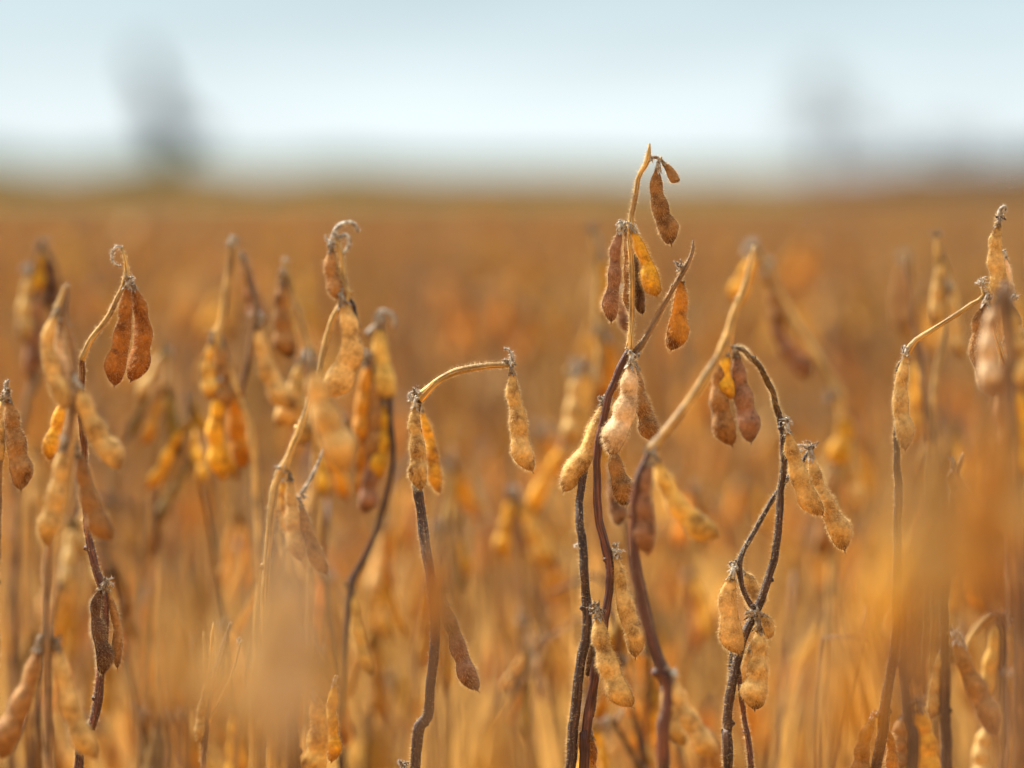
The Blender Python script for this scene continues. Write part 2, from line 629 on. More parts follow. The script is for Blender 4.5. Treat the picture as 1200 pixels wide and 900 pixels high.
    for (pts, w0) in curls:
        p3 = [P(q[0], q[1], depth + (q[2] if len(q) > 2 else 0)) for q in pts]
        C0, _, L = catmull(p3, 18)
        g = Geo()
        g.tube(C0, [w0 * px * .5 * (1 - .5 * i / 17) for i in range(18)], 8, 0, rough=.4, seed=r.random() * 30)
        o = link('stalk_tip', g.mesh('stalk_tip', [MC], root_pos), root)
        if hair > 0:
            h = Geo()
            h.hairs(g.v, g.f, int(L * 14000 * hair), .0016, .0001, Vector((0, 0, 0)), r)
            ho = link('fuzz', h.mesh('fuzz', [MH], root_pos), o, (0, 0, 0), (.9, .82, .68))
            ho['kind'] = 'stuff'
    return root


F = FOCUS
# pixel traces (x, y, extra depth); pod = (spine, width, seeds, colour, depth offset, roll, extra)
traced_plant('tallest sharp soybean plant, forked, its tips highest of all against the pale sky', F,
    stems=[
        ([(738, 408), (729, 424), (717, 452), (708, 486), (702, 520), (699, 560), (701, 600), (706, 630), (714, 662), (712, 700), (706, 740), (698, 785), (691, 830), (686, 870), (684, 905)], 8.5, 13, 'red'),
        ([(761, 168), (759, 187), (750, 206), (743, 232), (738, 256), (739, 300), (741, 345), (740, 378), (738, 410)], 5.5, 8, 'light'),
        ([(812, 281), (812, 293), (806, 308), (797, 322), (780, 352), (765, 380), (750, 406), (736, 424, .004), (718, 456, .006)], 4.5, 9, 'mid'),
        ([(716, 458, .008), (700, 500, .012), (685, 545, .01), (679, 585, .006), (680, 620, 0), (685, 665, -.002), (688, 700), (687, 740), (680, 780), (674, 830), (668, 905)], 8, 14, 'dark'),
        ([(764, 184), (770, 185), (776, 189)], 3.5, 3, 'mid'),
        ([(704, 728, .004), (700, 760, .006), (697, 800, .006), (692, 840, .004)], 5, 7, 'dark'),
    ],
    pods=[
        ([(771, 196), (769, 218), (774, 245), (783, 268), (790, 283)], 25, 3, 'brn', -.002, .25, 'flat label:split brown pod hanging from the very tip, its end open'),
        ([(778, 191), (785, 200), (791, 211)], 15, 1, 'brn', 0, .2, 'flat label:tiny undeveloped grey brown pod'),
        ([(727, 268), (721, 296), (720, 325), (716, 352), (713, 376)], 23, 3, 'prp', -.006, .3),
        ([(740, 268), (750, 290), (760, 318), (765, 346)], 25, 2, 'gold', -.005, -.4),
        ([(733, 268), (736, 300), (737, 335), (736, 366)], 17, 3, 'brn', .004, .9),
        ([(743, 292), (748, 325), (750, 366)], 16, 2, 'drk', .007, .5),
        ([(728, 340), (729, 365), (735, 388)], 18, 2, 'prp', .12, .5),
        ([(798, 326), (798, 350), (795, 380), (791, 409)], 27, 2, 'org', .004, .15, 'flat'),
        ([(740, 424), (738, 448), (734, 476), (724, 502), (711, 530)], 33, 3, 'pale', -.011, -.2, 'label:pale hairy pod, the largest of the middle cluster'),
        ([(744, 428), (749, 458), (756, 486), (767, 518)], 27, 3, 'brn', .004, .4),
        ([(708, 470), (697, 505), (681, 540), (657, 572)], 28, 2, 'tan', .010, -.25),
        ([(718, 524), (722, 548), (729, 568), (738, 588)], 29, 2, 'brn', .002, .25),
        ([(722, 648), (727, 680), (734, 715), (744, 741), (749, 769)], 26, 3, 'tan', -.001, .2),
        ([(701, 720), (704, 748), (713, 780), (722, 806), (736, 830)], 33, 3, 'tan', -.010, -.1, 'label:plump bright tan pod in front of the crossing stems'),
        ([(692, 862), (692, 885), (688, 925)], 26, 2, 'org', .006, .2),
        ([(697, 740), (694, 765), (691, 790)], 15, 1, 'drk', .008, .3),
        ([(716, 560), (722, 590), (728, 612)], 24, 2, 'prp', .15, .3),
    ],
    tufts=[(729, 263, 18), (742, 412, 21), (709, 468, 15, .008), (720, 645, 17), (700, 717, 19, -.008), (763, 186, 9), (797, 312, 13), (676, 640, 8, .004)],
    curls=[([(741, 262), (747, 272), (744, 282)], 3)], hair=1.0, seed=21)

traced_plant('sharp soybean plant with dark arching stem crossed by a thin one, beside the tallest plant', F + .01,
    stems=[
        ([(862, 408, -.09), (868, 409, -.08), (886, 424, -.05), (900, 449, -.03), (911, 480, 0), (917, 504, 0), (918, 540), (915, 585), (910, 635), (901, 680), (888, 712), (874, 742), (863, 776), (855, 820), (852, 860), (853, 905)], 6, 13, 'dark'),
        ([(948, 527, .02), (938, 545, .018), (922, 562, .012), (902, 592, .01), (883, 622, .006), (866, 656, 0), (868, 680), (876, 703), (885, 716)], 6, 7, 'dark'),
        ([(864, 765, .004), (867, 800), (872, 840), (882, 905)], 5, 8, 'red'),
        ([(857, 760, .006), (857, 790, .004), (857, 820)], 7, 9, 'dark'),
    ],
    pods=[
        ([(923, 504), (928, 528), (936, 556), (946, 582), (960, 605)], 27, 3, 'tan', -.006, -.1, 'flat'),
        ([(950, 532), (957, 562), (969, 592), (982, 617), (994, 642)], 29, 3, 'tan', .012, .25),
        ([(858, 674), (853, 700), (855, 728), (861, 765)], 31, 2, 'tan', -.004, 0, 'flat label:pale yellow pod with a thick fringe of fuzz'),
        ([(868, 668), (880, 690), (890, 712)], 27, 2, 'tan', .012, -.2),
        ([(890, 718), (898, 730), (897, 744)], 21, 1, 'tan', .010, .2),
        ([(889, 734), (890, 765), (886, 798), (879, 829)], 33, 3, 'tan', -.004, .1, 'label:plump three seeded tan pod below the crossing of the stems'),
        ([(878, 760), (872, 790), (868, 810)], 14, 1, 'tan', .012, .2),
    ],
    tufts=[(922, 494, 15), (950, 522, 15, .012), (861, 664, 17), (886, 717, 22, -.006)],
    curls=[([(940, 530, .01), (932, 526, .01), (936, 522, .01), (948, 524, .012)], 4)], hair=1.0, seed=33)

traced_plant('soybean plant whose bare stem arches like a hook, one pod dangling from its tip', F,
    stems=[
        ([(491, 466), (487, 490, .01), (488, 530, .012), (492, 590, .01), (500, 640, .006), (507, 690), (509, 735), (507, 785), (501, 840), (486, 905)], 11, 14, 'dark'),
        ([(599, 428), (590, 428), (565, 429), (532, 436), (508, 449), (490, 468)], 7, 10, 'light'),
    ],
    pods=[
        ([(600, 434), (601, 462), (607, 490), (610, 522), (620, 553)], 26, 3, 'tan', -.002, .1, 'label:dangling pod at the end of the hooked stem'),
        ([(487, 474), (486, 500), (490, 530), (489, 572)], 24, 3, 'tan', -.004, .1),
        ([(493, 480), (504, 520), (512, 575)], 21, 3, 'gold', .10, .4),
        ([(521, 706), (532, 742), (544, 780), (556, 810)], 27, 3, 'prp', -.004, .3),
    ],
    tufts=[(597, 424, 14), (490, 463, 17), (517, 692, 17), (472, 896, 14)],
    curls=[([(598, 428), (600, 418), (596, 410), (590, 409)], 6), ([(482, 470), (480, 462), (486, 458)], 5)], hair=.9, seed=45)

traced_plant('slim soybean plant with looped tip and two rust brown pods hanging side by side', F - .03,
    stems=[
        ([(96, 418), (95, 470, .02), (99, 560, .04), (103, 620, .05), (112, 665, .05), (121, 695, .05), (122, 730, .05), (118, 790, .05), (108, 850, .05), (92, 905, .05)], 8, 13, 'red'),
        ([(143, 291), (147, 305), (148, 325), (140, 346), (126, 372), (108, 396), (95, 422)], 5, 8, 'light'),
    ],
    pods=[
        ([(150, 334), (147, 365), (142, 400), (130, 449)], 27, 3, 'amb', -.004, .1, 'flat label:left of the two rust brown pods'),
        ([(155, 334), (165, 365), (167, 400), (158, 446)], 27, 3, 'amb', .004, .2, 'flat'),
        ([(121, 688), (112, 708), (115, 740), (122, 765), (124, 789)], 27, 3, 'drk', .044, .6, 'label:shrivelled blackened pod'),
        ([(125, 690), (133, 715), (138, 745), (136, 782)], 14, 2, 'brn', .05, .6),
    ],
    tufts=[(151, 327, 11), (124, 683, 17, .046)],
    curls=[([(143, 291), (137, 289), (131, 297), (133, 308), (141, 313)], 4.5)], hair=.8, seed=51)

traced_plant('slightly blurred soybean plant at far left, straight dark stem with many long pale pods', F - .17,
    stems=[
        ([(80, 332), (76, 350), (74, 372), (84, 398), (90, 440), (84, 480), (74, 520), (62, 580), (56, 640), (55, 700), (56, 780), (58, 905)], 7, 13, 'mid'),
        ([(80, 332), (72, 345), (66, 362)], 6, 7, 'light'),
    ],
    pods=[
        ([(66, 366), (56, 400), (64, 440), (80, 478)], 24, 3, 'tan', -.004),
        ([(70, 372), (70, 410), (78, 445), (86, 485)], 20, 3, 'pale', 0),
        ([(90, 450), (106, 492), (122, 520), (145, 545)], 30, 3, 'tan', -.004),
        ([(75, 522), (70, 560), (62, 600), (50, 638)], 30, 3, 'tan', -.006),
        ([(92, 530), (100, 570), (112, 605), (126, 634)], 29, 3, 'brn', 0),
        ([(74, 468), (66, 500), (56, 536)], 22, 2, 'gold', .10),
        ([(46, 756), (34, 800), (18, 840), (-4, 886)], 33, 3, 'brn', 0),
        ([(67, 756), (76, 800), (88, 845), (108, 890)], 29, 3, 'tan', -.003),
    ],
    tufts=[(66, 366, 14), (76, 514, 14), (46, 753, 15), (66, 752, 12)], hair=.5, seed=63)

traced_plant('soybean plant cut by the left picture edge, dark brown pointed pod hanging from it', F - .03,
    stems=[([(9, 446), (6, 470), (3, 520), (-2, 600), (-6, 700), (-8, 905)], 5, 11, 'mid')],
    pods=[([(9, 466), (14, 495), (20, 525), (29, 571)], 30, 3, 'brn', -.004, .1, 'label:dark brown pod with a pointed tip'),
          ([(3, 466), (0, 500), (-4, 540)], 22, 3, 'tan', 0)],
    tufts=[(10, 462, 14)], curls=[([(8, 462), (6, 450), (11, 445)], 4)], hair=.8, seed=71)

traced_plant('mildly blurred soybean plant with a white curled tip above one broad bent pod', F + .10,
    stems=[
        ([(388, 290), (396, 320), (408, 345), (396, 362), (386, 385), (378, 415), (370, 450), (356, 492), (338, 535), (322, 572), (315, 640), (312, 720), (318, 905)], 7, 11, 'light'),
        ([(392, 275), (400, 300), (404, 330), (408, 348)], 6, 6, 'light'),
        ([(408, 348), (416, 362), (420, 384)], 6, 5, 'dark'),
    ],
    pods=[
        ([(388, 292), (387, 315), (393, 335), (400, 350)], 21, 2, 'brn', -.002),
        ([(401, 352), (410, 385), (410, 420), (384, 466)], 35, 3, 'tan', -.004, .1, 'flat label:broad bent pod'),
        ([(340, 560), (342, 600), (348, 655)], 22, 3, 'tan', 0), ([(352, 590), (362, 630), (378, 672)], 20, 2, 'brn', 0),
        ([(330, 560), (334, 590), (342, 625)], 20, 3, 'gold', .05),
    ],
    tufts=[(388, 285, 17), (354, 583, 14), (330, 550, 14)],
    curls=[([(388, 288), (394, 270), (402, 262), (414, 262), (420, 272)], 8), ([(396, 280), (406, 276), (409, 288), (402, 298)], 7), ([(352, 580), (366, 558), (380, 525)], 5)], hair=.5, seed=83)

traced_plant('blurred soybean plant with thick pale leaning stem, pods bunched where the dark arch ends', F - .17,
    stems=[
        ([(764, 526), (749, 560), (742, 610), (744, 660), (752, 710), (768, 768), (780, 800), (781, 840), (778, 905)], 11, 17, 'red'),
        ([(884, 288), (876, 325), (862, 365), (850, 402), (828, 440), (795, 487), (762, 529)], 9, 13, 'light'),
    ],
    pods=[
        ([(848, 414), (842, 450), (845, 485), (853, 522)], 29, 3, 'brn', .1),
        ([(862, 414), (868, 450), (876, 490), (884, 516)], 29, 3, 'prp', .1),
        ([(852, 412), (848, 435), (852, 465)], 24, 2, 'gold', .1),
        ([(768, 536), (782, 572), (802, 602), (838, 632)], 31, 3, 'yel', -.02),
        ([(760, 540), (753, 580), (755, 612), (754, 648)], 29, 3, 'prp', 0),
        ([(786, 792), (800, 830), (815, 855), (836, 888)], 29, 3, 'tan', 0),
        ([(778, 800), (784, 830), (798, 872)], 24, 2, 'tan', .02),
    ],
    tufts=[(760, 528, 20), (852, 400, 18), (784, 788, 22)], hair=.35, seed=91)

traced_plant('soybean plant by the right picture edge, tan pod under its white tip', F - .02,
    stems=[
        ([(1174, 245), (1170, 258), (1167, 280), (1170, 320, .01), (1180, 380, .02), (1186, 440, .02), (1192, 520), (1198, 640), (1203, 905)], 5, 11, 'mid'),
        ([(1150, 336), (1152, 348), (1135, 358), (1115, 372), (1090, 388), (1072, 400), (1062, 414)], 5, 7, 'light'),
        ([(1060, 418), (1053, 440, .01), (1051, 500), (1052, 560), (1051, 620), (1050, 740), (1040, 810), (1026, 905)], 6, 14, 'dark'),
        ([(1158, 350), (1170, 400, .01), (1186, 445, .02)], 6, 8, 'light'),
    ],
    pods=[
        ([(1170, 262), (1166, 290), (1169, 318), (1175, 352)], 25, 3, 'tan', -.004, .3, 'flat label:upright tan pod at the top of the plant'),
        ([(1178, 300), (1183, 330), (1184, 356)], 12, 2, 'pale', .004),
        ([(1156, 352), (1148, 390), (1152, 425), (1172, 466)], 32, 3, 'brn', -.002, .1, 'flat'),
        ([(1180, 352), (1188, 372), (1190, 384)], 20, 1, 'drk', 0),
        ([(1062, 414), (1056, 450), (1056, 480), (1064, 525)], 23, 3, 'tan', -.004),
        ([(1190, 372), (1196, 400), (1204, 450)], 20, 3, 'pale', 0),
        ([(1178, 400), (1180, 440), (1186, 480)], 22, 2, 'org', .04),
        ([(1184, 450), (1190, 480), (1202, 512)], 22, 2, 'org', .01),
        ([(1022, 846), (1012, 870), (1008, 915)], 25, 3, 'brn', -.002),
        ([(1036, 850), (1044, 870), (1046, 905)], 17, 2, 'org', .006),
    ],
    tufts=[(1172, 256, 12), (1152, 330, 14), (1157, 350, 11), (1187, 348, 12), (1060, 410, 13), (1026, 840, 17)],
    curls=[([(1170, 256), (1172, 246), (1178, 242), (1178, 250)], 5)], hair=.9, seed=105)

traced_plant('soybean plant low at the right with a big pointed pod beside its thick dark stem', F - .12,
    stems=[([(1120, 560), (1112, 640), (1108, 740), (1110, 800), (1110, 905)], 8, 14, 'dark'),
           ([(1130, 530), (1124, 545), (1120, 560)], 5, 8, 'mid')],
    pods=[([(1120, 748), (1132, 780), (1148, 815), (1170, 858)], 30, 3, 'brn', -.004), ([(1106, 760), (1098, 800), (1096, 840)], 20, 3, 'tan', 0),
          ([(1118, 545), (1122, 570), (1146, 605)], 27, 3, 'brn', 0, .1, 'flat')],
    tufts=[(1118, 744, 16)], curls=[([(1116, 748), (1124, 742), (1132, 760), (1150, 815)], 4)], hair=.5, seed=111)

# plants a little behind the plane of focus
traced_plant('blurred pale soybean plant close behind the tallest one, white tufts up its straight stem', F + .50,
    stems=[([(696, 266), (700, 300), (702, 360), (704, 420), (690, 470), (684, 540), (680, 640), (676, 905)], 9, 13, 'light'),
           ([(664, 430), (672, 470), (682, 520)], 9, 10, 'light')],
    pods=[([(706, 300), (710, 335), (708, 370)], 22, 3, 'gold', 0), ([(684, 428), (682, 465), (678, 505)], 28, 3, 'yel', 0), ([(712, 396), (716, 430), (712, 468)], 24, 3, 'org', 0),
          ([(676, 436), (672, 480), (668, 520)], 28, 3, 'tan', -.02), ([(660, 520), (640, 560), (620, 600)], 20, 2, 'gold', .05), ([(694, 440), (700, 480), (706, 520)], 26, 3, 'brn', .02)],
    tufts=[(694, 268, 18), (702, 384, 22), (672, 430, 22), (676, 494, 20)], curls=[([(700, 290), (698, 276), (690, 264)], 10)], hair=0, seed=121)

traced_plant('blurred soybean plant with drooping dark pods along an arching stem behind the leaning pale stem', F + .55,
    stems=[([(880, 290), (896, 310), (915, 350), (940, 390), (965, 430), (985, 470), (985, 560), (975, 680), (970, 905)], 9, 13, 'light')],
    pods=[([(896, 312), (908, 345), (912, 385)], 24, 3, 'brn', 0), ([(905, 372), (920, 405), (950, 438)], 26, 3, 'prp', 0), ([(985, 480), (990, 510), (978, 545)], 30, 2, 'gold', 0),
          ([(980, 545), (972, 600), (965, 650)], 28, 3, 'brn', 0), ([(885, 300), (870, 330), (860, 352)], 22, 2, 'gold', 0), ([(992, 500), (1000, 560), (1010, 600)], 22, 3, 'tan', 0)],
    tufts=[(880, 290, 24), (898, 312, 22), (975, 462, 24)], hair=0, seed=131)

traced_plant('blurred soybean plant with yellow pods between the hooked plant and the tallest one', F + .55,
    stems=[([(600, 574), (604, 620), (612, 700), (616, 905)], 9, 11, 'mid'), ([(640, 740), (626, 760), (618, 800)], 6, 8, 'mid')],
    pods=[([(598, 582), (592, 615), (586, 650)], 22, 3, 'gold', 0), ([(608, 582), (624, 618), (644, 662)], 28, 3, 'yel', 0), ([(602, 586), (606, 620), (612, 650)], 22, 3, 'brn', .03),
          ([(615, 730), (626, 780), (640, 825)], 18, 3, 'pale', 0)],
    tufts=[(600, 576, 22), (612, 725, 22)], hair=0, seed=141)

traced_plant('blurred soybean plant with twin upright tips, pods hanging from two tufted joints', F + .28,
    stems=[([(272, 282), (268, 320), (262, 370), (254, 395), (268, 430), (284, 475), (296, 520), (302, 600), (306, 720), (300, 905)], 9, 11, 'light'),
           ([(284, 298), (292, 330), (300, 365), (290, 420), (282, 465)], 7, 9, 'mid')],
    pods=[([(250, 398), (244, 430), (250, 465)], 25, 3, 'yel', 0), ([(260, 400), (262, 440), (262, 480)], 25, 3, 'brn', 0), ([(288, 308), (296, 345), (304, 380)], 22, 3, 'prp', .1),
          ([(264, 450), (252, 500), (258, 560)], 27, 3, 'gold', 0), ([(275, 452), (278, 500), (288, 545)], 29, 3, 'org', .03), ([(300, 380), (316, 440), (340, 480)], 27, 3, 'tan', 0)],
    tufts=[(272, 284, 17), (286, 300, 17), (250, 392, 18), (266, 448, 26), (302, 372, 22)], hair=0, seed=151)

traced_plant('blurred soybean plant, one brown pod beside its bare sloping stem, beside the white curled tip', F + .30,
    stems=[([(333, 304), (337, 325), (348, 358), (358, 395), (366, 425), (372, 470), (368, 560), (360, 700), (356, 905)], 7, 10, 'light')],
    pods=[([(332, 328), (330, 365), (336, 418)], 28, 3, 'brn', 0), ([(356, 420), (344, 460), (330, 500)], 27, 3, 'tan', 0), ([(364, 424), (378, 480), (410, 545)], 33, 3, 'tan', -.62), ([(350, 430), (352, 480), (362, 520)], 27, 3, 'tan', 0)],
    tufts=[(333, 322, 18), (334, 304, 10), (362, 418, 20)], hair=0, seed=161)

traced_plant('blurred soybean plant with a bright yellow pod above a thick bunch of orange pods', F + .26,
    stems=[([(446, 366), (446, 390), (452, 430), (458, 480), (460, 540), (448, 600), (430, 650), (412, 688), (404, 760), (400, 905)], 6, 9, 'dark')],
    pods=[([(445, 378), (447, 420), (455, 468)], 27, 2, 'yel', 0), ([(432, 424), (426, 460), (420, 520)], 25, 3, 'org', 0), ([(440, 430), (440, 480), (436, 540)], 26, 3, 'brn', 0),
          ([(430, 480), (424, 530), (430, 590)], 24, 3, 'org', .02), ([(450, 470), (448, 520), (440, 560)], 24, 3, 'gold', 0), ([(438, 520), (434, 560), (430, 600)], 23, 3, 'prp', 0), ([(412, 690), (420, 740), (430, 790)], 20, 3, 'yel', 0)],
    tufts=[(446, 372, 18), (430, 420, 20), (412, 686, 16)], curls=[([(446, 378), (448, 366), (460, 370), (462, 384)], 9), ([(430, 392), (440, 382), (448, 380)], 7)], hair=0, seed=171)

traced_plant('blurred soybean plant with long dark spotted pods, behind the pale podded plant at far left', F + .50,
    stems=[([(50, 282), (42, 310), (36, 350), (40, 400), (42, 440), (30, 480), (20, 560), (16, 905)], 8, 12, 'mid')],
    pods=[([(56, 300), (60, 330), (58, 362)], 28, 3, 'drk', 0), ([(34, 318), (30, 360), (32, 400)], 24, 3, 'tan', 0), ([(40, 340), (40, 390), (38, 440)], 24, 3, 'prp', 0), ([(48, 290), (46, 315), (44, 340)], 22, 2, 'gold', 0)],
    tufts=[(52, 286, 20), (32, 315, 16)], hair=0, seed=181)

traced_plant('blurred pale soybean plant with thin crossing stems and small white tufts near the right edge', F + .32,
    stems=[([(1097, 278), (1100, 310), (1108, 350), (1104, 400), (1095, 460), (1092, 560), (1090, 905)], 6, 9, 'light'), ([(1100, 285), (1114, 330), (1124, 370)], 5, 6, 'light'),
           ([(1060, 300), (1066, 350), (1078, 420), (1090, 520)], 6, 8, 'mid')],
    pods=[([(1104, 300), (1098, 340), (1098, 380)], 17, 3, 'tan', 0), ([(1114, 340), (1120, 380), (1126, 420)], 20, 3, 'tan', .1), ([(1062, 306), (1054, 350), (1060, 390)], 24, 3, 'brn', .5), ([(1080, 420), (1074, 470), (1080, 520)], 24, 3, 'gold', .3)],
    tufts=[(1097, 276, 16), (1112, 332, 16), (1060, 300, 20, .5)], hair=0, seed=191)

traced_plant('blurred soybean plant in the lower right corner, bright yellow pods fanning under an arched joint', F + .26,
    stems=[([(1172, 716), (1176, 760), (1178, 820), (1178, 905)], 9, 13, 'dark'), ([(1172, 718), (1158, 722), (1140, 740), (1130, 762)], 9, 9, 'light')],
    pods=[([(1172, 724), (1164, 770), (1152, 822)], 25, 3, 'yel', 0), ([(1184, 728), (1192, 770), (1198, 820)], 28, 3, 'gold', 0), ([(1160, 850), (1150, 880), (1152, 920)], 30, 3, 'tan', 0)],
    tufts=[(1164, 716, 20), (1182, 722, 20)], hair=0, seed=201)

traced_plant('blurred dark stemmed soybean plant low at the right, plump pods hugging its stem', F + .14,
    stems=[([(1058, 700), (1060, 780), (1066, 850), (1070, 905)], 9, 15, 'dark')],
    pods=[([(1076, 830), (1086, 870), (1090, 915)], 30, 3, 'gold', 0), ([(1060, 838), (1052, 870), (1050, 905)], 30, 3, 'brn', 0)],
    tufts=[(1076, 824, 20)], hair=0, seed=211)

traced_plant('soybean plant low at the left, thin bare upright twigs fanning above its pods', F + .08,
    stems=[([(270, 730), (258, 780), (244, 830), (238, 905)], 4, 8, 'mid'), ([(284, 750), (268, 800), (242, 850)], 3, 4, 'light'), ([(250, 730), (246, 780), (238, 850)], 5, 6, 'light'), ([(238, 740), (240, 790), (236, 850)], 4, 6, 'light')],
    pods=[([(246, 790), (238, 830), (234, 870)], 16, 3, 'tan', 0), ([(270, 735), (260, 770), (252, 810)], 16, 2, 'drk', .05), ([(328, 720), (332, 745), (336, 770)], 14, 2, 'pale', .05)],
    tufts=[(282, 752, 9)], hair=.3, seed=221)

traced_plant('soybean plant at the bottom edge, fuzzy yellow pod against a thick brown stem', F - .08,
    stems=[([(352, 800), (346, 830), (344, 905)], 10, 16, 'dark')],
    pods=[([(368, 812), (374, 850), (366, 915)], 30, 3, 'yel', 0), ([(392, 800), (388, 840), (392, 890)], 24, 3, 'gold', .1)],
    tufts=[(368, 806, 14)], hair=.8, seed=231)


# ------------------------------------------------------------------ shared meshes for the rest of the crop
LIBR = random.Random(11)


def library_pod(i, rings=16, seg=8):
    r = LIBR
    L = r.uniform(.040, .054)
    b = r.uniform(-.25, .25)
    pts = [Vector((0, 0, 0)), Vector((b * L * .35, 0, -L * .33)), Vector((b * L * .5, r.uniform(-.08, .08) * L, -L * .68)), Vector((b * L * r.uniform(-.2, 1.3), 0, -L))]
    g = Geo()
    g.pod(pts, r.uniform(.0095, .0125), r.choice((2, 3, 3)), 0, rings, seg, seed=i * 7.3, wr=0, mi=0)
    # pale dried calyx round the pod base (own material on the same mesh: a few pixels and out of focus)
    for k in range(4):
        an = k * 1.57 + .4
        side = Vector((math.cos(an), math.sin(an), 0))
        d = (Vector((0, 0, -1)) + side * .5).normalized()
        g.sepal(side * .0008 + Vector((0, 0, .001)), d, d.cross(side).normalized(), .006, .0028, .3, 1)
    g.tube([Vector((0, 0, .005)), Vector((0, 0, .0005))], [.0009, .0013], 5, 1)
    return g


LIB_POD_GEO = [library_pod(i) for i in range(9)]
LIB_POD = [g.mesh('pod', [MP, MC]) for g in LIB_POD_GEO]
LIB_LOW = [library_pod(i, 8, 5) for i in range(5)]
LIB_TUFT_GEO = []
for i in range(4):
    g = Geo(); tuft_geo(g, Vector((0, 0, 0)), .011, LIBR); LIB_TUFT_GEO.append(g)
LIB_TUFT = [g.mesh('bracts', [MC]) for g in LIB_TUFT_GEO]

BGC = ['tan', 'gold', 'gold', 'gold', 'org', 'brn', 'tan', 'org', 'gold', 'tan', 'gold']


def plan_plant(r, H, npods=20, low=False):
    """returns stems [(pts, radii)], pods [(pos, rot, lib index, scale, colour)], tufts"""
    stems, pods, tufts = [], [], []
    lean = Vector((r.uniform(-.12, .12), r.uniform(-.12, .12), 0))
    hook = r.random() < .45
    ax = []
    n = 9
    for i in range(n):
        t = i / (n - 1)
        ax.append(Vector((lean.x * t * t * H + .012 * math.sin(t * 7 + r.random()), lean.y * t * t * H + .01 * math.cos(t * 6 + r.random()), t * H)))
    if hook:
        d = Vector((r.choice((-1, 1)) * r.uniform(.5, 1), r.uniform(-.5, .5), 0)) * .03
        ax[-1] = ax[-2] + d * .8 + Vector((0, 0, .05)); ax.append(ax[-1] + d + Vector((0, 0, .004))); ax.append(ax[-1] + d * .8 + Vector((0, 0, -.012)))
    stems.append((ax, .0030, .0010))
    arms = [(ax, .30)]
    for b in range(r.choice((1, 2, 2, 3))):
        k = r.randint(2, 4)
        an = r.uniform(0, 6.28)
        d = Vector((math.cos(an), math.sin(an), 0))
        p0 = ax[k]
        hh = r.uniform(.72, .98) * H - p0.z
        sp = r.uniform(.05, .12)
        bp = [p0, p0 + d * sp * .5 + Vector((0, 0, hh * .25)), p0 + d * sp * .9 + Vector((0, 0, hh * .6)), p0 + d * sp * r.uniform(.9, 1.5) + Vector((0, 0, hh))]
        if r.random() < .5:
            bp.append(bp[-1] + d * r.uniform(.01, .05) + Vector((0, 0, r.uniform(-.02, .01))))
        stems.append((bp, .0020, .0009))
        arms.append((bp, .25))
    tot = 0
    while tot < npods:
        arm, t0 = arms[r.choices(range(len(arms)), weights=[2] + [1] * (len(arms) - 1))[0]]
        t = 1 - (r.random() ** 1.25) * (1 - t0)
        if r.random() < .12:
            t = 1
        f = t * (len(arm) - 1)
        i = min(len(arm) - 2, int(f))
        p = arm[i].lerp(arm[i + 1], f - i)
        an = r.uniform(0, 6.28)
        base_c = r.choice(BGC)
        for q in range(r.choice((1, 2, 2, 3, 3))):
            a2 = an + r.uniform(-1.2, 1.2)
            tilt = R(r.uniform(4, 34))
            q0 = Quaternion((0, 0, 1), a2) @ Quaternion((0, 1, 0), -tilt) @ Quaternion((0, 0, 1), r.uniform(0, 6.28))
            c = PODC[base_c if r.random() < .6 else r.choice(BGC)]
            k = r.choice((.45, .75, 1.0, 1.2, 1.35)) * r.uniform(.9, 1.1)
            pos = p + Vector((math.cos(a2), math.sin(a2), 0)) * .0035
            pods.append((pos, q0, r.randrange(9), r.uniform(.85, 1.15), tuple(x * min(k, .88 / max(c)) for x in c)))
            tot += 1
        tufts.append((p, r.randrange(4), r.uniform(.6, 1.1)))
    return stems, pods, tufts


def build_variant(seed, H, npods=20):
    r = random.Random(seed)
    stems, pods, tufts = plan_plant(r, H, npods)
    root = bpy.data.objects.new('soybean_plant', None)
    COL.objects.link(root)
    for i, (pts, ra, rb) in enumerate(stems):
        C0, rv, L = catmull(pts, 26 if i == 0 else 14, [ra + (rb - ra) * k / (len(pts) - 1) for k in range(len(pts))])
        g = Geo(); g.tube(C0, rv, 6, 0)
        o = link('stem' if i == 0 else 'branch', g.mesh('stem', [MS]), root, (0, 0, 0), STEMC[r.choice(('mid', 'light', 'mid', 'mid', 'dark'))])
    for (p, q, li, s, c) in pods:
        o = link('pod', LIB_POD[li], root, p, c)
        o.rotation_mode = 'QUATERNION'; o.rotation_quaternion = q
        o.scale = (s, s, s)
    for (p, li, s) in tufts[:7]:
        o = link('bract_cluster', LIB_TUFT[li], root, p)
        o.scale = (s, s, s)
    return root


def copy_tree(o, parent=None):
    c = o.copy(); COL.objects.link(c)
    if parent:
        c.parent = parent
    for ch in o.children:
        copy_tree(ch, c)
    return c


NV = 14
HS = [.80 - .05 * random.Random(90 + i).random() for i in range(NV)]
variants = [build_variant(100 + i, HS[i], 21) for i in range(NV)]
used = [False] * NV


PROTO = [[tuple(ch.color) for ch in v_.children] for v_ in variants]


